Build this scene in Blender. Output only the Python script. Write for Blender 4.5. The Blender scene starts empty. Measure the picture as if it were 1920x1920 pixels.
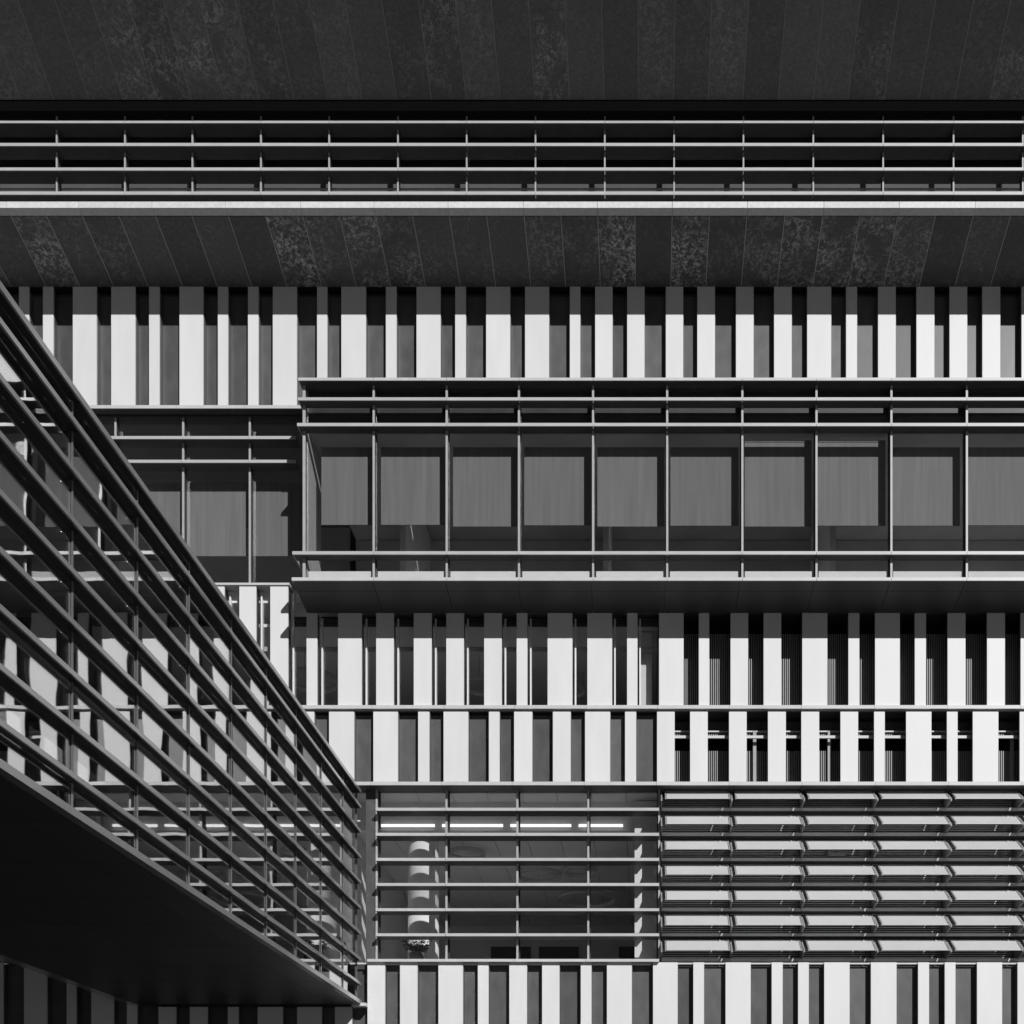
import bpy, bmesh, math, random
from mathutils import Vector
random.seed(7)
S = bpy.context.scene
COL = S.collection

# ------------------------------------------------------------------ camera, sky, sun, exposure
# the facade lies in the plane y = 0 (x to the right, z up); a view camera with a raised lens stands 22.9 m in front of it
D, F, CX, CY, EYE = 22.9, 2016.0, 1210.0, 2232.0, 1.6
cam = bpy.data.cameras.new('camera')
cam.sensor_width = 36.0
cam.lens = F / 1920 * 36
cam.shift_x = (960 - CX) / 1920
cam.shift_y = (CY - 960) / 1920
cam.clip_start, cam.clip_end = 0.1, 2000
cam_o = bpy.data.objects.new('camera', cam); COL.objects.link(cam_o)
cam_o.location = (0, -D, EYE); cam_o.rotation_euler = (math.radians(90), 0, 0)
S.camera = cam_o

SUN = Vector((0.577, -1.0, 0.69)).normalized()          # towards the sun
el = math.asin(SUN.z); az = math.atan2(SUN.x, SUN.y)    # azimuth from +y, clockwise
W = bpy.data.worlds.new('World'); S.world = W; W.use_nodes = True
nt = W.node_tree; nt.nodes.clear()
sky = nt.nodes.new('ShaderNodeTexSky'); sky.sky_type = 'NISHITA'; sky.sun_disc = False
sky.air_density = 0.15; sky.dust_density = 0.1; sky.sun_elevation = el; sky.sun_rotation = az
bw = nt.nodes.new('ShaderNodeSeparateColor')     # black-and-white film behind a red filter
bg = nt.nodes.new('ShaderNodeBackground'); bg.inputs['Strength'].default_value = 0.05
wo = nt.nodes.new('ShaderNodeOutputWorld')
nt.links.new(sky.outputs[0], bw.inputs[0]); nt.links.new(bw.outputs[0], bg.inputs[0]); nt.links.new(bg.outputs[0], wo.inputs[0])
sl = bpy.data.lights.new('sun', 'SUN'); sl.energy = 4.1; sl.angle = math.radians(0.53); sl.color = (1, 1, 1)
so = bpy.data.objects.new('sun', sl); COL.objects.link(so)
so.rotation_euler = SUN.to_track_quat('Z', 'Y').to_euler(); so.location = (20, -40, 40)
S.view_settings.view_transform = 'Standard'; S.view_settings.look = 'None'
S.view_settings.exposure = -0.12; S.view_settings.gamma = 1.0; S.view_settings.use_curve_mapping = False
S.render.engine = 'CYCLES'
cy = S.cycles
cy.use_denoising = True; cy.max_bounces = 8; cy.transparent_max_bounces = 24; cy.glossy_bounces = 5
cy.diffuse_bounces = 4; cy.caustics_reflective = True; cy.blur_glossy = 0.15; cy.sample_clamp_indirect = 12

# ------------------------------------------------------------------ materials (the photograph is black and white: all greys)
def base_mat(name):
    m = bpy.data.materials.new(name); m.use_nodes = True
    return m, m.node_tree, m.node_tree.nodes['Principled BSDF']
def grey(v): return (v, v, v, 1)
def mat(name, v, rough=0.5, metal=0.0, var=0.08, scale=3.0, stretch=(1, 1, 1), bump=0.0, bscale=40, rnd=0.0, spec=0.5):
    m, t, p = base_mat(name); N = t.nodes.new; L = t.links.new
    p.inputs['Roughness'].default_value = rough; p.inputs['Metallic'].default_value = metal
    p.inputs['Specular IOR Level'].default_value = spec
    tc = N('ShaderNodeTexCoord'); mp = N('ShaderNodeMapping'); mp.inputs['Scale'].default_value = stretch
    oi = N('ShaderNodeObjectInfo'); vm = N('ShaderNodeVectorMath'); vm.operation = 'MULTIPLY_ADD'
    cmb = N('ShaderNodeCombineXYZ')
    for i in range(3): L(oi.outputs['Random'], cmb.inputs[i])
    L(cmb.outputs[0], vm.inputs[0]); vm.inputs[1].default_value = (37, 53, 71)
    L(tc.outputs['Object'], mp.inputs[0]); L(mp.outputs[0], vm.inputs[2])
    no = N('ShaderNodeTexNoise'); no.inputs['Scale'].default_value = scale; no.inputs['Detail'].default_value = 6
    L(vm.outputs[0], no.inputs['Vector'])
    mr = N('ShaderNodeMapRange'); mr.inputs['From Min'].default_value = 0.3; mr.inputs['From Max'].default_value = 0.7
    mr.inputs['To Min'].default_value = v * (1 - var); mr.inputs['To Max'].default_value = v * (1 + var)
    L(no.outputs[0], mr.inputs[0])
    r2 = N('ShaderNodeMapRange'); r2.inputs['To Min'].default_value = 1 - rnd; r2.inputs['To Max'].default_value = 1 + rnd
    L(oi.outputs['Random'], r2.inputs[0])
    mu = N('ShaderNodeMath'); mu.operation = 'MULTIPLY'; L(mr.outputs[0], mu.inputs[0]); L(r2.outputs[0], mu.inputs[1])
    L(mu.outputs[0], p.inputs['Base Color'])
    rr = N('ShaderNodeMapRange'); rr.inputs['To Min'].default_value = rough * 0.85; rr.inputs['To Max'].default_value = min(1, rough * 1.15)
    L(no.outputs[0], rr.inputs[0]); L(rr.outputs[0], p.inputs['Roughness'])
    if bump:
        n2 = N('ShaderNodeTexNoise'); n2.inputs['Scale'].default_value = bscale; n2.inputs['Detail'].default_value = 3
        L(vm.outputs[0], n2.inputs['Vector'])
        b = N('ShaderNodeBump'); b.inputs['Strength'].default_value = bump; b.inputs['Distance'].default_value = 0.01
        L(n2.outputs[0], b.inputs['Height']); L(b.outputs[0], p.inputs['Normal'])
    return m
def stone_mat(name, dark, light, power=3.0):
    """smooth dark cement board with fibrous pale efflorescence, each board with its own amount of it"""
    m, t, p = base_mat(name); N = t.nodes.new; L = t.links.new
    p.inputs['Roughness'].default_value = 0.6
    tc = N('ShaderNodeTexCoord'); oi = N('ShaderNodeObjectInfo'); vm = N('ShaderNodeVectorMath'); vm.operation = 'MULTIPLY_ADD'
    cmb = N('ShaderNodeCombineXYZ')
    for i in range(3): L(oi.outputs['Random'], cmb.inputs[i])
    L(cmb.outputs[0], vm.inputs[0]); vm.inputs[1].default_value = (91, 57, 33); L(tc.outputs['Object'], vm.inputs[2])
    fib = N('ShaderNodeTexNoise'); fib.inputs['Scale'].default_value = 12
    fib.inputs['Detail'].default_value = 9; fib.inputs['Roughness'].default_value = 0.66; fib.inputs['Distortion'].default_value = 0.9
    L(vm.outputs[0], fib.inputs['Vector'])
    fr = N('ShaderNodeMapRange'); fr.inputs['From Min'].default_value = 0.46; fr.inputs['From Max'].default_value = 0.66
    L(fib.outputs[0], fr.inputs[0])
    big = N('ShaderNodeTexNoise'); big.inputs['Scale'].default_value = 1.6; big.inputs['Detail'].default_value = 3
    big.inputs['Distortion'].default_value = 0.6; L(vm.outputs[0], big.inputs['Vector'])
    br = N('ShaderNodeMapRange'); br.inputs['From Min'].default_value = 0.34; br.inputs['From Max'].default_value = 0.60
    L(big.outputs[0], br.inputs[0])
    pw = N('ShaderNodeMath'); pw.operation = 'POWER'; L(oi.outputs['Random'], pw.inputs[0]); pw.inputs[1].default_value = power
    pm = N('ShaderNodeMapRange'); pm.inputs['To Min'].default_value = 0.12; pm.inputs['To Max'].default_value = 1.0; L(pw.outputs[0], pm.inputs[0])
    a = N('ShaderNodeMath'); a.operation = 'MULTIPLY'; L(fr.outputs[0], a.inputs[0]); L(br.outputs[0], a.inputs[1])
    b = N('ShaderNodeMath'); b.operation = 'MULTIPLY'; L(a.outputs[0], b.inputs[0]); L(pm.outputs[0], b.inputs[1]); b.use_clamp = True
    fine = N('ShaderNodeTexNoise'); fine.inputs['Scale'].default_value = 22; fine.inputs['Detail'].default_value = 8
    fine.inputs['Roughness'].default_value = 0.7; L(vm.outputs[0], fine.inputs['Vector'])
    f2 = N('ShaderNodeMapRange'); f2.inputs['From Min'].default_value = 0.35; f2.inputs['From Max'].default_value = 0.72
    f2.inputs['To Min'].default_value = dark * 0.8; f2.inputs['To Max'].default_value = dark * 1.35; L(fine.outputs[0], f2.inputs[0])
    tn = N('ShaderNodeMath'); tn.operation = 'MULTIPLY'; tn.inputs[1].default_value = 7.31; L(oi.outputs['Random'], tn.inputs[0])
    tf = N('ShaderNodeMath'); tf.operation = 'FRACT'; L(tn.outputs[0], tf.inputs[0])
    tr_ = N('ShaderNodeMapRange'); tr_.inputs['To Min'].default_value = 0.84; tr_.inputs['To Max'].default_value = 1.16; L(tf.outputs[0], tr_.inputs[0])
    tm = N('ShaderNodeMath'); tm.operation = 'MULTIPLY'; L(f2.outputs[0], tm.inputs[0]); L(tr_.outputs[0], tm.inputs[1])
    mx = N('ShaderNodeMix'); mx.data_type = 'FLOAT'; L(b.outputs[0], mx.inputs[0]); L(tm.outputs[0], mx.inputs[2]); mx.inputs[3].default_value = light
    L(mx.outputs[0], p.inputs['Base Color'])
    return m
def glass_mat(name, refl, tint=0.92, fres=1.0, wave=0.0, wscale=1.2):
    m = bpy.data.materials.new(name); m.use_nodes = True; t = m.node_tree; t.nodes.clear(); N = t.nodes.new; L = t.links.new
    o = N('ShaderNodeOutputMaterial'); mx = N('ShaderNodeMixShader'); tr = N('ShaderNodeBsdfTransparent'); gl = N('ShaderNodeBsdfGlossy')
    tr.inputs[0].default_value = grey(tint); gl.inputs['Color'].default_value = grey(0.95); gl.inputs['Roughness'].default_value = 0.0
    lw = N('ShaderNodeLayerWeight'); lw.inputs[0].default_value = 0.5
    fz = N('ShaderNodeMath'); fz.operation = 'POWER'; L(lw.outputs['Facing'], fz.inputs[0]); fz.inputs[1].default_value = 4.0
    ma = N('ShaderNodeMath'); ma.operation = 'MULTIPLY_ADD'; ma.inputs[1].default_value = fres; ma.inputs[2].default_value = refl; ma.use_clamp = True
    L(fz.outputs[0], ma.inputs[0]); L(ma.outputs[0], mx.inputs[0]); L(tr.outputs[0], mx.inputs[1]); L(gl.outputs[0], mx.inputs[2]); L(mx.outputs[0], o.inputs[0])
    if wave:
        tc = N('ShaderNodeTexCoord'); oi = N('ShaderNodeObjectInfo'); va = N('ShaderNodeVectorMath'); va.operation = 'MULTIPLY_ADD'
        cmb = N('ShaderNodeCombineXYZ')
        for i in range(3): L(oi.outputs['Random'], cmb.inputs[i])
        L(cmb.outputs[0], va.inputs[0]); va.inputs[1].default_value = (17, 23, 31); L(tc.outputs['Object'], va.inputs[2])
        no = N('ShaderNodeTexNoise'); no.inputs['Scale'].default_value = wscale; no.inputs['Detail'].default_value = 1
        L(va.outputs[0], no.inputs['Vector'])
        b = N('ShaderNodeBump'); b.inputs['Strength'].default_value = 1.0; b.inputs['Distance'].default_value = wave
        L(no.outputs[0], b.inputs['Height']); L(b.outputs[0], gl.inputs['Normal'])
    return m
def emit_mat(name, v):
    m = bpy.data.materials.new(name); m.use_nodes = True; t = m.node_tree; t.nodes.clear()
    o = t.nodes.new('ShaderNodeOutputMaterial'); e = t.nodes.new('ShaderNodeEmission'); e.inputs[1].default_value = v
    t.links.new(e.outputs[0], o.inputs[0]); return m

M = dict(
    fin=mat('white_coated_panel', 0.76, 0.5, 0, 0.03, 1.3, (3, 1, 0.6), rnd=0.025),
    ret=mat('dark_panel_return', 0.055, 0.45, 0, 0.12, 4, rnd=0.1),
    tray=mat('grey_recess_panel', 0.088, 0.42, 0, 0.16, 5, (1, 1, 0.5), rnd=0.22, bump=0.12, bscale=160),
    ledge=mat('light_aluminium', 0.60, 0.45, 0, 0.05, 6, rnd=0.05),
    blade=mat('satin_aluminium_blade', 0.52, 0.42, 0, 0.05, 8, (0.4, 1, 1), rnd=0.05),
    mull=mat('mullion_aluminium', 0.44, 0.4, 0, 0.05, 8),
    under=mat('shaded_blade_body', 0.10, 0.5, 0, 0.1, 5),  # shade of the undersides put into the blade body colour
    frame=mat('dark_frame', 0.05, 0.45, 0, 0.1, 5),
    black=mat('unlit_void', 0.015, 0.8, 0, 0.1, 2),  # darkness of the deep spaces put into the wall colour
    stone=stone_mat('weathered_cement_board', 0.28, 1.0, 1.8),
    stone2=stone_mat('shaded_cement_board', 0.12, 0.85, 3.0),  # same boards as the roof soffit, darkened: shade put into the colour
    fascia=mat('sunlit_fascia_board', 0.72, 0.6, 0, 0.1, 14, rnd=0.05, bump=0.1, bscale=60),  # same board as the soffits, paler: sunlight put into the colour
    joint=mat('joint_metal', 0.62, 0.5, 0, 0.05, 4),
    baysoff=mat('dark_soffit_sheet', 0.05, 0.5, 0, 0.08, 1.5, rnd=0.06),
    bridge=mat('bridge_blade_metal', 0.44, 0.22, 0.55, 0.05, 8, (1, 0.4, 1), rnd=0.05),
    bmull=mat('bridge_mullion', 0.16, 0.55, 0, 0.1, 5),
    bunder=mat('shaded_bridge_blade_body', 0.018, 0.65, 0, 0.1, 5, spec=0.25),  # near-black body colour carries the shade under the bridge blades
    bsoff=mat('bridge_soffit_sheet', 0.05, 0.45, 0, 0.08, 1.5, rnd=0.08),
    slat=mat('pale_slat', 0.62, 0.5, 0, 0.06, 8),
    bar=mat('grille_bar', 0.36, 0.5, 0, 0.06, 8),
    awning=mat('fritted_glass_awning', 0.70, 0.5, 0, 0.03, 2, rnd=0.02),
    bracket=mat('bracket_steel', 0.30, 0.5, 0, 0.12, 10, bump=0.1, bscale=90),
    blind=mat('grey_roller_fabric', 0.22, 0.85, 0, 0.13, 2.2, (5, 1, 0.25), rnd=0.07, bump=0.25, bscale=260),
    white=mat('white_plaster', 0.78, 0.7, 0, 0.03, 2),
    ceil=mat('ceiling_tile', 0.8, 0.8, 0, 0.04, 3),
    room=mat('office_wall', 0.45, 0.8, 0, 0.15, 0.8),
    lwall=mat('lobby_wall', 0.75, 0.8, 0, 0.12, 0.6),
    dim=mat('dim_interior', 0.14, 0.8, 0, 0.15, 0.8),
    floor=mat('interior_floor', 0.70, 0.6, 0, 0.1, 2),
    pipe=mat('dark_pipe', 0.08, 0.5, 0, 0.3, 4),
    leaf=mat('leaf', 0.035, 0.45, 0, 0.4, 20),
    pot=mat('planter_grey', 0.2, 0.6, 0, 0.1, 6),
    lampring=mat('ring_lamp_white', 0.4, 0.4, 0, 0.03, 4),
    asphalt=mat('paving', 0.045, 0.85, 0, 0.25, 0.7, bump=0.3, bscale=30),
    light=emit_mat('ceiling_light_tube', 1.5),
    glass=glass_mat('clear_window_glass', 0.03, 0.93, 0.7, 0.00018, 0.7),
    glass2=glass_mat('lobby_window_glass', 0.02, 0.95, 0.8, 0.0003, 0.7),
    bglass=glass_mat('bridge_mirror_glass', 0.34, 0.82, 1.1, 0.0010, 1.6),
)

M['awning'].node_tree.nodes['Principled BSDF'].inputs['Alpha'].default_value = 0.76      # fritted glass lets part of the sun through
M['lampring'].node_tree.nodes['Principled BSDF'].inputs['Emission Color'].default_value = (1, 1, 1, 1)
M['lampring'].node_tree.nodes['Principled BSDF'].inputs['Emission Strength'].default_value = 0.012  # the rings are unlit lamps; this faint glow is added

# ------------------------------------------------------------------ helpers
def X(px, y=0.0): return (px - CX) * (D + y) / F
def Z(py, y=0.0): return EYE + (CY - py) * (D + y) / F
def mesh_obj(name, verts, faces, m, parent=None):
    me = bpy.data.meshes.new(name); me.from_pydata(verts, [], faces); me.materials.append(m)
    o = bpy.data.objects.new(name, me); COL.objects.link(o)
    if parent is not None: o.parent = parent
    return o
def prism_geo(poly, a0, a1, axis):
    A = sum(poly[i][0] * poly[(i + 1) % len(poly)][1] - poly[(i + 1) % len(poly)][0] * poly[i][1] for i in range(len(poly)))
    if (A < 0) != (axis == 'y'): poly = poly[::-1]      # faces look outwards
    if axis == 'y': poly = poly[:]
    n = len(poly); V = []
    for a in (a0, a1):
        for u, v in poly:
            V.append((a, u, v) if axis == 'x' else (u, a, v) if axis == 'y' else (u, v, a))
    Fs = [tuple(range(n))[::-1], tuple(range(n, 2 * n))]
    for i in range(n): Fs.append((i, (i + 1) % n, n + (i + 1) % n, n + i))
    return V, Fs
def prism(name, poly, a0, a1, axis, m, parent=None):
    V, Fs = prism_geo(poly, a0, a1, axis); return mesh_obj(name, V, Fs, m, parent)
def box(name, x0, x1, y0, y1, z0, z1, m, parent=None):
    return prism(name, [(y0, z0), (y1, z0), (y1, z1), (y0, z1)], x0, x1, 'x', m, parent)
def merged(name, geos, m, parent=None):
    V, Fs = [], []
    for v, f in geos:
        k = len(V); V += v; Fs += [tuple(i + k for i in q) for q in f]
    return mesh_obj(name, V, Fs, m, parent)
def bgeo(x0, x1, y0, y1, z0, z1): return prism_geo([(y0, z0), (y1, z0), (y1, z1), (y0, z1)], x0, x1, 'x')
def tag(o, label, cat, group=None, kind=None):
    if label: o['label'] = label
    if cat: o['category'] = cat
    if group: o['group'] = group
    if kind: o['kind'] = kind
    return o
def rebase(o):
    """put a free-standing mesh's origin at the middle of its base"""
    vs = [v.co for v in o.data.vertices]
    c = Vector(((min(v.x for v in vs) + max(v.x for v in vs)) / 2, (min(v.y for v in vs) + max(v.y for v in vs)) / 2, min(v.z for v in vs)))
    for v in o.data.vertices: v.co -= c
    o.location = c; return o
def empty(name, loc=(0, 0, 0)):
    e = bpy.data.objects.new(name, None); COL.objects.link(e); e.location = loc; return e
def extend(lst, lo, hi, seed):
    """carry a measured rhythm of fins on beyond the picture's edges"""
    r = random.Random(seed); out = sorted(lst)
    x = out[-1][1]
    while x < hi:
        a = x + r.choice((28, 39, 28)); w = r.choice((20, 33, 46)); out.append((a, a + w)); x = a + w
    x = out[0][0]
    while x > lo:
        b = x - r.choice((28, 39, 28)); w = r.choice((20, 33, 46)); out.insert(0, (b - w, b)); x = b - w
    return out
def steps(lst, pitch, lo, hi):
    out = list(lst)
    while out[-1] < hi: out.append(out[-1] + pitch)
    while out[0] > lo: out.insert(0, out[0] - pitch)
    return out
def blade(parent, x0, x1, y0, y1, z0, z1, m='blade', name='sunshade_blade'):
    nose = box('blade_nosing' if name == 'sunshade_blade' else 'ledge_nosing', x0, x1, y0, y0 + .022, z0, z1, M[m], parent)
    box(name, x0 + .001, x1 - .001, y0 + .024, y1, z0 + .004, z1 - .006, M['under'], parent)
def mullion(parent, xc, w, y0, y1, z0, z1):
    box('mullion', xc - w, xc + w, y0 + .03, y1, z0, z1, M['frame'], parent)
    box('mullion_cap', xc - w, xc + w, y0, y0 + .028, z0, z1, M['mull'], parent)
LO, HI = -240, 2150            # how far the facade is carried on, in facade pixels
XL, XR = X(LO), X(HI)

# ------------------------------------------------------------------ ground
g = mesh_obj('ground', [(-400, -400, 0), (400, -400, 0), (400, 400, 0), (-400, 400, 0)], [(0, 1, 2, 3)], M['asphalt'])
g['kind'] = 'structure'

# ------------------------------------------------------------------ the building
B = tag(empty('office_building', (0, 0, 0)), 'large office building with white vertical fins, overhanging soffits and louvred window bands', 'building')

# --- roof overhang: sloping soffit boards over the top windows
zs = Z(187)
RS = 0.49
def sof(y, z0, s): return z0 - s * y
roof = prism('roof_overhang', [(0.25, zs + .05), (-2.28, sof(-2.28, zs, RS) + .05), (-2.28, sof(-2.28, zs, RS) + .6), (1.5, zs + 1.9), (9, zs + 1.9), (9, zs + .05)], XL, XR, 'x', M['frame'], B)
J = [39, 101, 166.7, 230.7, 295, 358, 421.7, 486.7, 551.7, 615, 679.3, 744, 809, 874, 937.7, 1003, 1067.7, 1132.7, 1197.3, 1262.7,
     1327.7, 1393, 1459, 1525, 1590, 1657.7, 1723, 1790, 1855.7]
J = [X(p) for p in steps(J, 65, LO + 66, HI - 66)]
for a, b in zip(J[:-1], J[1:]):
    prism('soffit_board', [(0.0, zs), (-2.27, sof(-2.27, zs, RS)), (-2.27, sof(-2.27, zs, RS) + .04), (0.0, zs + .04)], a + .007, b - .007, 'x', M['stone'], roof)
for a in J:
    prism('joint_strip', [(0.0, zs + .002), (-2.27, sof(-2.27, zs, RS) + .002), (-2.27, sof(-2.27, zs, RS) + .03), (0.0, zs + .03)], a - .0055, a + .0055, 'x', M['joint'], roof)
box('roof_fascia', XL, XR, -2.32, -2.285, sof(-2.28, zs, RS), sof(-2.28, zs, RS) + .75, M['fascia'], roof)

# --- top window band
band = box('top_window_band', XL, XR, 0.02, 0.34, Z(206), zs - .004, M['frame'], B)
mp = steps([106, 234, 360.5, 489, 617, 746, 875, 1004, 1134, 1264, 1394, 1525, 1656, 1788, 1918], 131, LO + 131, HI - 131)
zb = 21.36
box('floor_plate', XL, XR, 0.36, 9, zb - .3, zb - .02, M['floor'], band)
box('back_wall', XL, XR, 3.2, 3.4, zb, zs + .04, M['black'], band)
for (a, b) in ((226, 230.5), (268, 273.5), (314, 319.5), (359, 364.8)):
    for p, q in zip(mp[:-1], mp[1:]):
        blade(band, X(p) + .004, X(q) - .004, -0.02, 0.295, Z(b, -.02), Z(a, -.02))
for p in mp:
    mullion(band, X(p, .13), .016, .13, .298, zb, Z(206) - .003)
for p, q in zip(mp[:-1], mp[1:]):
    box('glass_pane', X(p, .13) + .004, X(q, .13) - .004, 0.30, 0.312, zb, Z(206) - .004, M['glass'], band)
box('sill_wall', XL, XR, 0.75, 0.85, zb, Z(343, .75), M['dim'], band)
box('sill_rail', XL, XR, 0.60, 0.64, Z(354, .6), Z(352.5, .6), M['mull'], band)

# --- lower overhang under the top windows: fascia boards toned for sun, sloping soffit boards toned for shade
P0, SS = 1.42, 0.26
zf = 21.23                                                 # underside at the front edge
zbk = zf - SS * P0
def zsof(y): return zf - SS * (y + P0)
over = prism('window_overhang', [(0.0, zsof(0) + .05), (-1.36, zsof(-1.36) + .05), (-1.36, zb - .06), (0.3, zb - .02), (0.3, zsof(0) + .05)], XL, XR, 'x', M['frame'], B)
J = [12, 147, 285, 423, 563, 701, 840, 981, 1120, 1260.7, 1401.7, 1545, 1686.7, 1829]
J = [X(p, -P0) for p in steps(J, 141, LO + 60, HI - 100)]
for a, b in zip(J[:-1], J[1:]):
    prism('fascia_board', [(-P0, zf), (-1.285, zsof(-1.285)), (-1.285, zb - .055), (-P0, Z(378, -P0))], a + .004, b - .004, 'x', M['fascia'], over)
J2 = sorted(J + [(a + b) / 2 for a, b in zip(J[:-1], J[1:])])
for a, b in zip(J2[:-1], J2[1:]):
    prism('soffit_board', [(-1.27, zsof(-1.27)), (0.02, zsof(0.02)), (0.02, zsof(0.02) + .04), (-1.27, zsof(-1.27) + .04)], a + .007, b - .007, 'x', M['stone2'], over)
for a in J2:
    prism('joint_strip', [(-1.27, zsof(-1.27) + .002), (0.02, zsof(0.02) + .002), (0.02, zsof(0.02) + .03), (-1.27, zsof(-1.27) + .03)], a - .0055, a + .0055, 'x', M['joint'], over)

# --- upper row of fins with recessed grey panels
def tray(parent, x0, x1, z0, z1, dep=.156, m='tray'):
    t_ = .012
    prism('recess_panel', [(x0 - .02, .032), (x0 + t_, .032), (x0 + t_, dep), (x1 - t_, dep), (x1 - t_, .032), (x1 + .02, .032), (x1 + .02, dep + .03), (x0 - .02, dep + .03)][::1],
          z0, z1, 'z', M[m], parent)
def fin(parent, x0, x1, z0, z1, dep=.03, m='fin'):
    return box('fin', x0, x1, 0.0, dep, z0, z1, M[m], parent)
T = [(37, 56), (82, 101.5), (138, 182.5), (210, 255), (281, 300.5), (338, 382.5), (410, 429), (466.5, 486), (513, 558), (596, 615),
     (641.5, 687.5), (725, 745), (782.5, 827.5), (855, 875), (913, 958), (986, 1031), (1070, 1089.5), (1117.5, 1150), (1177.5, 1210), (1250, 1282.5),
     (1309, 1342), (1381.5, 1414.5), (1453, 1486), (1515, 1560), (1588, 1608.5), (1648, 1681), (1720, 1753.5), (1782, 1815), (1843.5, 1877), (1917, 1950)]
T = extend([(a - 1.5, b - 1.5) for a, b in T], LO, HI, 3)
zt = zsof(0) - .012
zT0 = Z(766)
row = box('upper_fin_row', XL, XR, 0.24, 0.34, zT0, zsof(0) + .02, M['ret'], B)
for a, b in T: fin(row, X(a), X(b), zT0, zt)
for (a, b), (c, d) in zip(T[:-1], T[1:]): tray(row, X(b), X(c), zT0, zt - .09)
box('head_trim', XL, XR, .19, .235, zt - .1, zt - .005, M['frame'], row)

# --- left window wall beside the projecting bay
xb0 = X(549, -.98)
LW = box('left_window_wall', XL, X(590), 0.10, 0.34, Z(775), zT0 - .07, M['frame'], B)
lj = [-168, -37, 92, 204, 334, 461, 590]
for p, q in zip(lj[:-1], lj[1:]): blade(LW, X(p) + .003, X(q) - .003, -0.10, 0.098, Z(772), Z(766), 'ledge', 'ledge')
lm = [-166, -38, 90, 216, 343, 468]
for (a, b) in ((817.5, 823), (862, 867.5)):
    for p, q in zip(lm, lm[1:] + [556]):
        blade(LW, X(p) + .004, X(q) - .004, -0.04, 0.245, Z(b, -.04), Z(a, -.04))
zl0 = Z(1094)
for p in lm: mullion(LW, X(p, .1), .02, .105, .248, zl0, Z(776))
for p, q in zip(lm, lm[1:] + [597]):
    box('glass_pane', X(p, .1) + .004, X(q, .1) - .004, 0.25, 0.262, zl0, Z(776), M['glass'], LW)
box('sill', XL, X(543.5), -0.03, 0.24, Z(1098), zl0, M['ledge'], LW)
box('floor_plate', XL, X(560), 0.245, 7, zl0 - .28, zl0 - .004, M['floor'], LW)
box('ceiling', XL, X(560), 0.36, 7, Z(772), Z(766), M['dim'], LW)
box('back_wall', XL, X(560), 4.0, 4.2, zl0, Z(772), M['room'], LW)
def blind(x0, x1, y, z0, z1, label, group):
    o = merged('roller_blind', [bgeo(x0, x1, y, y + .006, z0, z1), bgeo(x0, x1, y - .008, y + .012, z0 - .022, z0 - .001), bgeo(x0, x1, y - .012, y + .018, z1, z1 + .03)], M['blind'])
    return tag(rebase(o), label, 'blind', group)
for i, (p, q) in enumerate(zip(lm, lm[1:] + [597])):
    if i < 3: continue
    blind(X(p, .42) + .05, X(q, .42) - .05, .42, Z(1041, .42), Z(909, .42), ['grey roller blind of the left window wall, half hidden behind the footbridge roof', 'grey roller blind of the left window wall, whole between its two mullions',
          'grey roller blind next to the projecting bay, cut by its stepped shadow'][i - 3], 'blinds of the left window wall')

# --- projecting bay
py_ = -.98
yl, ym, yg, yb = -.98, -.84, -.75, -.52
bm_ = steps([570.0, 700.5, 837.5, 973, 1112, 1251, 1392, 1531, 1671.5, 1813, 1955], 140, 570, HI - 140)
zB0 = Z(1088, yl)
zback = Z(1150)
bay = prism('projecting_bay', [(-.965, zB0 + .045), (-.06, zback + .045), (.1, zback + .2), (.1, Z(1083, yl) - .01), (-.965, Z(1083, yl) - .01)], X(553, yl), XR, 'x', M['frame'], B)
prism('bay_roof', [(yl + .02, Z(713, yl) + .003), (.23, Z(713, yl) + .003), (.23, Z(709, yl) - .004), (yl + .02, Z(709, yl) - .004)], X(568, yl), XR, 'x', M['frame'], bay)
for (a, b, m_, dep, xl_) in ((708, 713.3, 'ledge', .34, 559), (745, 750.6, 'blade', .225, 558.5), (793, 798.8, 'blade', .225, 557), (1033.5, 1039.5, 'blade', .225, 548), (1082.5, 1088.5, 'ledge', .225, 547)):
    for i, (p, q) in enumerate(zip(bm_[:-1], bm_[1:])):
        x0 = X(xl_, yl) if i == 0 else X(p, yl) + .004
        blade(bay, x0, X(q, yl) - .004, yl, yl + dep, Z(b, yl), Z(a, yl), m_, 'sunshade_blade' if m_ == 'blade' else 'bay_ledge')
    # the blade turns the corner and runs back to the facade
    box('sunshade_blade' if m_ == 'blade' else 'bay_ledge', X(xl_, yl), X(xl_, yl) + .02, yl + .026, -.005, Z(b, yl), Z(a, yl), M[m_], bay)
zg0, zg1 = Z(1084, yl), Z(713, yl)
for i, p in enumerate(bm_):
    mullion(bay, X(p, ym), .028 if i == 0 else .021, ym, yg - .002, zg0, zg1)
for p, q in zip(bm_[:-1], bm_[1:]):
    box('glass_pane', X(p, ym) + .004, X(q, ym) - .004, yg, yg + .012, zg0, zg1, M['glass'], bay)
    box('transom', X(p, ym) + .03, X(q, ym) - .03, yg - .03, yg - .002, Z(1039, yl), Z(1034, yl), M['frame'], bay)
    box('sill_panel', X(p, ym) + .06, X(q, ym) - .06, yg + .014, yg + .03, zg0, Z(1070.5, yg), M['ceil'], bay)
for p in bm_[1:]:
    box('inner_frame', X(p, ym) - .035, X(p, ym) + .035, yg + .032, yg + .09, zg0, zg1, M['frame'], bay)
xw = X(570, ym)
box('return_wall', xw - .03, xw + .03, yg + .02, .21, zg0, zg1, M['blade'], bay).name = 'return_panel'
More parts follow.
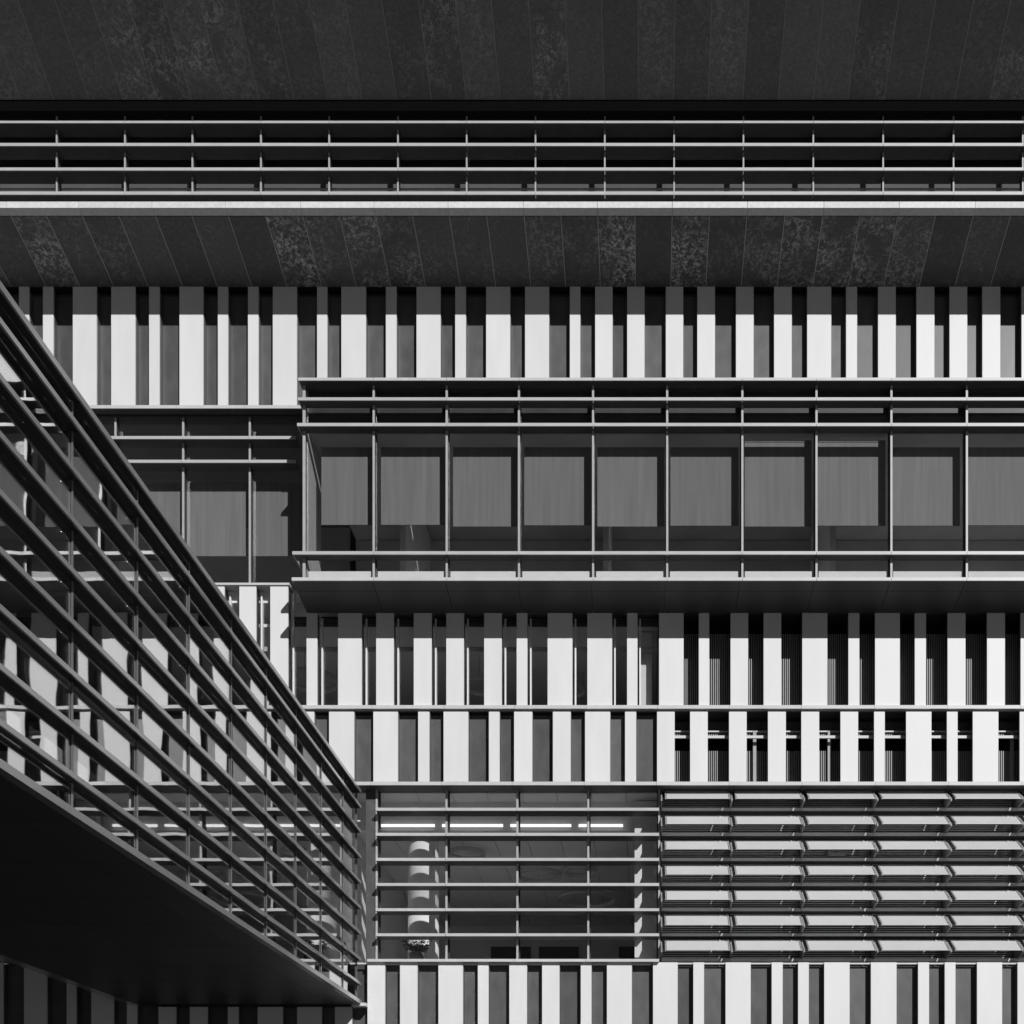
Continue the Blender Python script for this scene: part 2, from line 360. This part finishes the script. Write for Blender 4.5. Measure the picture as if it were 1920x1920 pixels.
box('bay_floor', xw + .032, XR, yb + .02, 6, zg0 - .02, zg0 - .002, M['floor'], bay)
box('bay_ceiling', xw + .032, XR, yg + .09, 6, Z(790, yl), Z(780, yl), M['room'], bay)
box('back_wall', xw + .032, XR, 3.0, 3.2, zg0, Z(792, yl), M['room'], bay)
box('spandrel_panel', xw + .032, XR, yg + .1, yg + .13, Z(779, yl), zg1, M['ret'], bay)
for p in (745, 1130, 1560):
    box('partition', X(p), X(p) + .12, .25, 2.98, zg0, Z(792, yl), M['ceil'], bay)
ORD = ['narrow grey roller blind in the corner window of the projecting bay'] + ['grey roller blind in the %s bay window from the projecting bay corner' % w for w in ('second', 'third', 'fourth', 'fifth', 'sixth', 'seventh', 'eighth', 'ninth', 'tenth')]
for lab, p, q in zip(ORD, bm_[:-1], bm_[1:]):
    blind(X(p, ym) + (.26 if p == bm_[0] else .075), X(q, ym) - .05, yb, Z(984 + (int(p) * 7 % 5 - 2) * .8, yb), Z(829 if p in (1392, 1531) else 842, yb), lab, 'blinds of the projecting bay')
# soffit sheets under the bay
sj = [X(p, yl) for p in [547, 697, 834, 970, 1108, 1247, 1387, 1527, 1670, 1812, 1955, 2095]]
def zbs(y): return zB0 + (zback - zB0) * (y - yl) / (-yl) + .004
for a, b in zip(sj[:-1], sj[1:]):
    for y0, y1 in ((-.955, -.66), (-.652, -.004)):
        prism('soffit_sheet', [(y0, zbs(y0)), (y1, zbs(y1)), (y1, zbs(y1) + .03), (y0, zbs(y0) + .03)], a + .005, b - .005, 'x', M['baysoff'], bay)

# --- middle fins: windows behind on the left, plant-room grille behind on the right
M1 = [(450, 481.5), (508, 541.5), (576, 596), (635, 679.5), (706.5, 739.5), (777, 810.5), (838, 871), (909, 942), (970, 990), (1028, 1074.5), (1102.5, 1149), (1177, 1196.5),
      (1237, 1283), (1311.5, 1331), (1371, 1404), (1433, 1466), (1505.5, 1552.5), (1592, 1612.5), (1642, 1688.5), (1716.5, 1737.5), (1778, 1811.5), (1852, 1885.5), (1915, 1960)]
M1 = extend([(a - 1.2, b - 1.2) for a, b in M1], LO, HI, 5)
z10 = Z(1324)
mid = box('middle_fin_row', XL, XR, 0.09, 0.38, Z(1333) + .003, z10 - .01, M['frame'], B)
for (a, b), nx in zip(M1, M1[1:] + [(HI, HI)]):
    top = Z(1098) - .003 if b < 560 else zback + .03
    fin(mid, X(a), X(b), z10, top, .035)
    box('fin_return', X(a) + .01, X(b) - .008, .037, .2, z10, top - .004, M['ret'], mid)
    if nx[0] <= 1240:
        x0, x1 = X(b), X(nx[0])
        box('window_jamb', x0 + .038, x0 + .07, .17, .25, z10, top - .05, M['fin'], mid)
        box('glass_pane', x0 + .08, x1 + .02, .252, .262, z10, top - .05, M['glass'], mid)
        box('transom', x0 + .08, x1 + .02, .265, .30, Z(1221, .27), Z(1213, .27), M['mull'], mid)
        if b > 540:
            merged('head_louvre', [bgeo(x0 + .02, x1, .2, .245, Z(1164) + k * .055, Z(1164) + k * .055 + .03) for k in range(4)], M['frame'], mid)
mj = [-240, -104, 30, 163, 296, 430, 565, 698, 833, 965, 1099, 1232.5, 1367, 1502.5, 1639, 1775.5, 1912, 2048]
for p, q in zip(mj[:-1], mj[1:]): box('ledge', X(p) + .003, X(q) - .003, -0.05, 0.085, Z(1330.5), Z(1324), M['ledge'], mid)
# room behind the windows
xr = X(1233)
box('floor_plate', XL, xr, .4, 9, z10 - .3, z10 - .01, M['floor'], mid)
box('ceiling', XL, xr, .3, 9, Z(1162), Z(1156), M['ceil'], mid)
box('back_wall', XL, xr, 7.0, 7.2, z10, Z(1164), M['dim'], mid)
box('partition', X(1199, .5), X(1222, .5), .48, .58, z10, Z(1164), M['white'], mid)
box('end_wall', xr + .01, xr + .12, .22, 7, z10, Z(1156), M['dim'], mid)
# plant-room grille
def bars(parent, x0, x1, z0, z1, y=.37, pitch=.041):
    n = int((x1 - x0) / pitch)
    o = merged('grille_bars', [bgeo(x0 + k * pitch, x0 + k * pitch + .017, y, y + .03, z0, z1) for k in range(n)], M['bar'], parent)
    o['kind'] = 'stuff'
bars(mid, X(1238), XR, z10, zback - .25)
box('plant_back_wall', xr + .13, XR, 1.3, 1.4, Z(1470), zback + .1, M['black'], mid)
box('plant_ceiling', xr + .13, XR, .22, 1.3, zback - .02, zback + .03, M['black'], mid)
box('plant_floor', xr + .13, XR, .385, 1.3, z10 - .12, z10 - .01, M['black'], mid)

# --- lower-middle fins
M2 = [(617, 664), (700, 746), (784, 805), (831.7, 878), (916.7, 936.7), (964, 998), (1036.7, 1070), (1097, 1144), (1172, 1192.7), (1232, 1265),
      (1294, 1327), (1367, 1400), (1440, 1473.5), (1502.5, 1536), (1576, 1609), (1639, 1659), (1699, 1746.5), (1775.5, 1795.5), (1824, 1872), (1912, 1950)]
M2 = extend(M2, LO, HI, 11)
z20, z21 = Z(1465.5), Z(1334)
low = box('lower_fin_row', XL, X(1232), 0.24, 0.36, z20, z21, M['ret'], B)
for (a, b), nx in zip(M2, M2[1:] + [(HI, HI)]):
    fin(low, X(a), X(b), z20, z21 - .004, .03)
    if nx[0] <= 1235: tray(low, X(b), X(nx[0]), z20, z21 - .012)
    else: box('fin_return', X(a) + .01, X(b) - .008, .032, .13, z20, z21 - .008, M['ret'], low)
lj = [-240, -100, 34, 167, 300, 432, 565, 698, 829.5, 962, 1096, 1230.5, 1366, 1502, 1638, 1775, 1911, 2047, 2150]
for p, q in zip(lj[:-1], lj[1:]): blade(low, X(p) + .003, X(q) - .003, -0.16, 0.218, Z(1472, -.16), Z(1465.6, -.16), 'ledge', 'ledge')
bars(low, X(1238), XR, z20, Z(1408, .37))
bars(low, X(1238), XR, Z(1384, .37), Z(1370, .37))
box('guard_rail', xr + .13, XR, .15, .19, Z(1384, .15), Z(1379, .15), M['slat'], low)
box('guard_rail', xr + .13, XR, .33, .36, Z(1372.5, .33), Z(1370, .33), M['slat'], low)
box('plant_pipe', xr + .13, XR, .5, .8, Z(1368, .5), Z(1345, .5), M['pipe'], low)
for p in (1412, 1552, 1895): box('plant_post', X(p, .3), X(p, .3) + .07, .3, .36, z20, Z(1370, .3), M['bar'], low)
box('plant_floor', xr + .13, XR, .23, 1.3, z20 - .1, z20 - .005, M['black'], low)

# --- lobby window wall with sunshade blades
zc0, zc1 = Z(1798), Z(1474)
lob = box('lobby_window_wall', X(700), X(1244), 0.13, 0.34, zc1 + .002, Z(1466) - .003, M['frame'], B)
cm = [706, 837, 970, 1103, 1236]
BL = [(1514.5, 1520), (1561.5, 1567), (1608.5, 1614), (1655.6, 1661), (1703, 1708.2), (1750, 1755.2)]
for a, b in BL:
    for p, q in zip(cm[:-1], cm[1:]):
        blade(lob, X(p) + .004, X(q) - .004, -.10, .262, Z(b, -.1), Z(a, -.1))
for i, p in enumerate(cm):
    mullion(lob, X(p, .12), .021, .12, .268, zc0, zc1)
    box('inner_frame', X(p, .12) - .04, X(p, .12) + .04, .284, .34, zc0, zc1, M['frame'], lob)
for p, q in zip(cm[:-1], cm[1:]):
    box('glass_pane', X(p, .12) + .004, X(q, .12) - .004, .27, .282, zc0, zc1, M['glass2'], lob)
for p, q in zip([690, 832, 965.5, 1098.5], [832, 965.5, 1098.5, 1236]):
    box('sill', X(p) + .003, X(q) - .003, -.09, .12, Z(1803, -.09), Z(1798, -.09), M['ledge'], lob)
box('corner_panel', X(683), X(700), .13, .2, Z(1890), zc1, M['tray'], lob)
# lobby interior
xl0, xl1 = X(640), X(1240)
box('lobby_floor', xl0, xl1, .345, 12, zc0 - .35, zc0 - .004, M['floor'], lob)
zce = zc1 - .02
zc2 = 9.58                                               # the main ceiling hangs below the strip along the glass
box('ceiling_bulkhead', xl0, xl1, .90, .95, zc2 - .03, zce + .03, M['ceil'], lob)
for i in range(9):
    x0 = xl0 + i * (xl1 - xl0) / 9
    box('ceiling_tile', x0 + .006, x0 + (xl1 - xl0) / 9 - .006, .36, .895, zce, zce + .03, M['ceil'], lob)
    for k in range(6):
        y0 = .956 + k * 1.42
        box('ceiling_tile', x0 + .006, x0 + (xl1 - xl0) / 9 - .006, y0 + .006, y0 + 1.414, zc2, zc2 + .03, M['ceil'], lob)
box('ceiling_slab', xl0, xl1, .36, 12, zce + .035, zce + .07, M['frame'], lob)
box('back_wall', xl0, xl1, 9.5, 9.7, zc0, zce, M['lwall'], lob)
box('side_wall', xl0 - .1, xl0 - .004, .36, 9.5, zc0, zce, M['lwall'], lob)
for i, p in enumerate((920, 1010, 1160)):
    box('wall_opening', X(p, 9.4), X(p, 9.4) + 1.2, 9.44, 9.498, zc0 + .4, zc0 + 2.4, M['frame'], lob)
box('white_partition', X(1190, .73), X(1231, .73), .73, .85, zc0, zce - .035, M['white'], lob)
# round column
def lathe(name, cx, cy_, prof, m, parent=None, n=40):
    V, Fs = [], []
    for r, z in prof:
        for k in range(n):
            a = 2 * math.pi * k / n; V.append((cx + r * math.cos(a), cy_ + r * math.sin(a), z))
    for j in range(len(prof) - 1):
        for k in range(n):
            Fs.append((j * n + k, j * n + (k + 1) % n, (j + 1) * n + (k + 1) % n, (j + 1) * n + k))
    o = mesh_obj(name, V, Fs, m, parent)
    for f in o.data.polygons: f.use_smooth = True
    return o
cxx, cyy, cr = X(794, 1.35), 1.35, .345
lathe('round_column', cxx, cyy, [(cr, zc0), (cr, zc0 + 1.2), (cr - .006, zc0 + 1.203), (cr - .006, zc0 + 1.212), (cr, zc0 + 1.215), (cr, zc2 - .002)], M['white'], lob)

# --- louvre bank right of the lobby windows
lv = [1240, 1371, 1505.5, 1642, 1779, 1915, 2052]
bank = box('louvre_bank', X(1246), XR, .72, .8, Z(1800), zc1, M['black'], B)
yu, yw = .18, -.22
zu0, zlw0, pit = Z(1483, yu), Z(1495.7, yw), .533
for a, b in BL + [(1797, 1803)]:
    for p, q in zip(lv[:-1], lv[1:]):
        blade(bank, X(p) + .004, X(q) - .004, .20, .46, Z(b, .2), Z(a, .2), 'blade', 'shade_ledge')
for p, q in zip(lv[:-1], lv[1:]):
    x0, x1 = X(p), X(q)
    o = merged('slat_screen', [bgeo(x0 + .02, x1 - .02, .49, .54, z, z + .018) for z in [Z(1797) + .02 + k * .047 for k in range(77)]], M['slat'], bank); o['kind'] = 'stuff'
    for k in range(7):
        zu, zl = zu0 - k * pit, zlw0 - k * pit
        dx = .005 * ((k * 7 + int(p)) % 3 - 1)
        w = prism('awning_panel', [(yu, zu), (yw, zl), (yw, zl - .022), (yu, zu - .022)], x0 + .11 + dx, x1 - .07 + dx, 'x', M['awning'], bank)
        for xa, xb in ((x0 + .075 + dx, x0 + .105 + dx), (x1 - .065 + dx, x1 - .035 + dx)):
            prism('edge_trim', [(yu + .01, zu + .014), (yw - .01, zl + .012), (yw - .01, zl - .035), (yu + .01, zu - .035)], xa, xb, 'x', M['bracket'], w)
for p in lv:
    for k in range(7):
        zu, zl = zu0 - k * pit, zlw0 - k * pit
        zb_ = Z(BL[k][0] if k < 6 else 1797, .2) + .004
        prism('bracket', [(.47, zu - .04), (yu, zu - .03), (yw + .04, zl - .0), (yw + .04, zl - .05), (.21, zb_), (.47, zb_)], X(p) - .012, X(p) + .018, 'x', M['bracket'], bank)
box('hatch_box', X(1552, .4), X(1585, .4), .38, .485, Z(1606, .4), Z(1590, .4), M['bracket'], bank)

# --- bottom row of fins
R0 = [(689, 722), (750, 782.7), (822, 868), (896, 916), (955, 988), (1016.5, 1049), (1089, 1109), (1138, 1184.7), (1224.5, 1270.6), (1300, 1320), (1360.5, 1407.5),
      (1447, 1467.5), (1496.5, 1516.5), (1545.5, 1593), (1633, 1681), (1721.5, 1742), (1771.5, 1791.5), (1832, 1879), (1908, 1950)]
R0 = [(-25, 6), (45, 88), (125, 143), (171, 213), (238, 257), (297, 330), (356, 389), (427, 447), (483, 530), (557, 603), (628, 660)] + R0
R0 = extend(R0, LO, HI, 21)
zr0, zr1 = 3.6, Z(1804)
bot = box('bottom_fin_row', XL, XR, 0.22, 0.36, zr0, zr1, M['ret'], B)
for (a, b), nx in zip(R0, R0[1:] + [(HI, HI)]):
    top = Z(1888) if 258 < a < 670 else zr1 - .004
    fin(bot, X(a), X(b), zr0, top, .03)
    if nx[0] < HI: tray(bot, X(b), X(nx[0]), zr0, min(top, zr1 - .05))
rj = [690, 832, 965.5, 1098.5, 1236, 1366, 1502, 1638, 1775, 1911, 2047]
box('head_trim', X(262), XR, .05, .065, zr1 - .035, zr1 - .002, M['ledge'], bot)
for p, q in zip([-240, -100, 20, 130], [-100, 20, 130, 250]): box('ledge', X(p) + .003, X(q) - .003, -.09, .2, Z(1803), Z(1797), M['ledge'], bot)
box('ground_floor_wall', XL, XR, 0.5, 0.7, 0.0, zr0, M['dim'], bot)
box('base_ledge', XL, XR, -.05, .6, zr0 - .2, zr0 - .004, M['ledge'], bot)
box('landing_ledge', X(664), X(690), -.2, .1, Z(1889), Z(1883), M['ledge'], bot)
# opaque core that carries the storeys behind the bridge
box('core_wall', XL, X(640) - .12, .38, .6, Z(1803), Z(1470), M['dim'], B)
box('rear_wall', XL, XR, 12, 12.3, 0, zs + 2, M['dim'], B)
for xx in (XL - .3, XR): box('end_wall', xx + .002, xx + .298, .0, 12, 0, zs + 2, M['dim'], B)

# ------------------------------------------------------------------ the glazed footbridge
xo = -6.02                                               # outer edge of its blades
xm, xg = xo - .092, xo - .118
bz0, bz1 = 5.54, 10.17
xle = -10.8
BR = tag(empty('glazed_footbridge', (-8.4, -12, 0)), 'enclosed glazed footbridge with dark horizontal louvre blades and black underside', 'bridge')
BR.location = (0, 0, 0)
yq = [-D + 11.48 + 1.47 * k for k in range(-10, 8)]      # mullion stations
yq = [y for y in yq if y < -.3] + [-.10]
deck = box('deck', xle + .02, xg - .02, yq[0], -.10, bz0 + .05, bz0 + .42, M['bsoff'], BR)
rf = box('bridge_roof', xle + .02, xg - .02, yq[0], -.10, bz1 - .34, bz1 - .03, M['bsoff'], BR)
bh = []
ends = [1484, 1513.7, 1559.8, 1607, 1654.6, 1702, 1749.4, 1798, 1844]
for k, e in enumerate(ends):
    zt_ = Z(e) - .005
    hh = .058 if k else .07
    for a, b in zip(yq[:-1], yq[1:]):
        # blade: outer nosing and a flat underside, shade in its colour, stepped back to the glass
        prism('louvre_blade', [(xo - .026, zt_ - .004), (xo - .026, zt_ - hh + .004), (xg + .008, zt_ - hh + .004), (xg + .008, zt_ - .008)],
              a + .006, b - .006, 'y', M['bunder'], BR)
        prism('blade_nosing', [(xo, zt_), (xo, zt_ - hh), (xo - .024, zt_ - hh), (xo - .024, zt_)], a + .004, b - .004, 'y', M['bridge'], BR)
for a, b in zip(yq[:-1], yq[1:]):
    prism('edge_beam', [(xo + .01, bz0), (xo + .01, bz0 + .085), (xg + .02, bz0 + .10), (xg + .02, bz0)], a + .004, b - .004, 'y', M['bridge'], BR)
    box('glass_pane', xg - .006, xg + .006, a + .004, b - .004, bz0 + .105, bz1 - .04, M['bglass'], BR)
    box('glass_pane', xle + .006, xle + .018, a + .028, b - .028, bz0 + .105, bz1 - .04, M['glass'], BR)
    prism('edge_beam', [(xle - .2, bz0), (xle - .2, bz0 + .085), (xle + .015, bz0 + .10), (xle + .015, bz0)], a + .004, b - .004, 'y', M['bridge'], BR)
    # underside sheets
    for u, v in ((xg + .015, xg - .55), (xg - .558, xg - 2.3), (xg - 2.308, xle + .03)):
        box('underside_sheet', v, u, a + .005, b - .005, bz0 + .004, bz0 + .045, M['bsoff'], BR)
    box('ceiling_sheet', xle + .25, xg - .25, a + .008, b - .008, bz1 - .60, bz1 - .57, M['dim'], BR)
for y in yq:
    box('mullion', xg + .008, xm - .012, y - .012, y + .012, bz0 + .105, bz1 - .04, M['frame'], BR)
    box('mullion_cap', xm - .010, xm, y - .012, y + .012, bz0 + .105, bz1 - .04, M['bmull'], BR)
    box('mullion', xle - .12, xle + .004, y - .022, y + .022, bz0 + .105, bz1 - .04, M['bridge'], BR)
box('bridge_floor', xle + .1, xg - .1, yq[0], -.1, bz0 + .425, bz0 + .45, M['floor'], BR)
box('parapet_rail', xg - .12, xg - .07, yq[0] + .1, -.3, bz0 + 1.5, bz0 + 1.55, M['bridge'], BR)
box('end_wall', xle + .05, xg - .05, yq[0] - .15, yq[0] - .01, bz0 + .05, bz1 - .03, M['bsoff'], BR)

# ------------------------------------------------------------------ lamps and plant indoors
def ring_lamp(px, py, z, wpx, label, wires=True):
    d = (z - EYE) * F / (CY - py); y = d - D; r = wpx * d / F / 2
    x = (px - CX) * d / F
    e = empty('ring_lamp', (x, y, z)); tag(e, label, 'lamp')
    lathe('lamp_ring', 0, 0, [(r, -.05), (r, .05), (r - .06, .05), (r - .06, -.05), (r, -.05)], M['lampring'], e)
    zc = zc2 + .03 if z < 11 else Z(1162)
    w = [prism_geo([(r * math.cos(a) * .97 - .004, r * math.sin(a) * .97 - .004), (r * math.cos(a) * .97 + .004, r * math.sin(a) * .97 - .004), (r * math.cos(a) * .97, r * math.sin(a) * .97 + .004)], .05, zc - z - .035, 'z') for a in (.5, 2.6, 4.7)]
    for g_ in w: mesh_obj('suspension_wire', g_[0], g_[1], M['frame'], e)
ring_lamp(876, 1601, 9.45, 68, 'ring pendant lamp beside the round column in the lobby')
ring_lamp(1010, 1641, 9.40, 86, 'ring pendant lamp in the middle of the lobby')
ring_lamp(1088, 1633, 9.40, 62, 'small ring pendant lamp in the lobby near the white partition')
ring_lamp(1100, 1686, 9.30, 108, 'large ring pendant lamp deep inside the lobby')
ring_lamp(586, 1277, 13.25, 92, 'ring pendant lamp behind the fins next to the footbridge roof')
ring_lamp(905, 1286, 13.25, 70, 'ring pendant lamp behind the white fins below the projecting bay')
ring_lamp(1070, 1294, 13.2, 56, 'small ring pendant lamp behind the wide white fins beside the plant grille')
for w_, (a, b) in zip(('nearest the round column', 'second from the round column', 'third from the round column', 'nearest the white partition'), ((715, 815), (829, 943), (957, 1071), (1085, 1168))):
    yy = .86; z = Z(1548, yy)
    e = empty('ceiling_light', (X((a + b) / 2, yy), yy, z)); tag(e, 'lit ceiling light strip in the lobby, the one ' + w_, 'light', 'light strips in the lobby')
    h = (b - a) / 2 * (D + yy) / F
    box('tube', -h, h, -.02, .018, -.026, .026, M['light'], e)
    box('housing', -h - .01, h + .01, .020, .038, -.03, .03, M['ledge'], e)

def plant(x, y, z):
    e = empty('potted_plant', (x, y, z)); tag(e, 'dark leafy potted plant in front of the round lobby column', 'plant')
    lathe('pot', 0, 0, [(.001, 0), (.13, 0), (.17, .28), (.15, .28), (.15, .25), (.001, .25)], M['pot'], e, 20)
    r = random.Random(4); V, Fs, SV, SF = [], [], [], []
    for s in range(34):
        a = r.uniform(0, 6.28); sp = r.uniform(.05, .32); h = r.uniform(.36, .66)
        tip = Vector((sp * math.cos(a), sp * math.sin(a), h)); b0 = Vector((0.03 * math.cos(a), .03 * math.sin(a), .25))
        k = len(SV); n_ = Vector((-math.sin(a), math.cos(a), 0)) * .004
        SV += [b0 - n_, b0 + n_, tip]; SF.append((k, k + 1, k + 2))
        for q in range(7):
            c = b0.lerp(tip, .45 + .55 * q / 6); aa = a + r.uniform(-1.6, 1.6)
            d1 = Vector((math.cos(aa), math.sin(aa), r.uniform(-.5, .5))).normalized(); d2 = d1.cross(Vector((0, 0, 1))).normalized()
            l, w = r.uniform(.07, .13), r.uniform(.014, .026); k = len(V)
            V += [c, c + d1 * l * .5 + d2 * w + Vector((0, 0, .01)), c + d1 * l - Vector((0, 0, .02)), c + d1 * l * .5 - d2 * w + Vector((0, 0, .01))]; Fs.append((k, k + 1, k + 2, k + 3))
    mesh_obj('foliage', V, Fs, M['leaf'], e); mesh_obj('stems', SV, SF, M['leaf'], e)
plant(X(781, .72), .72, zc0)
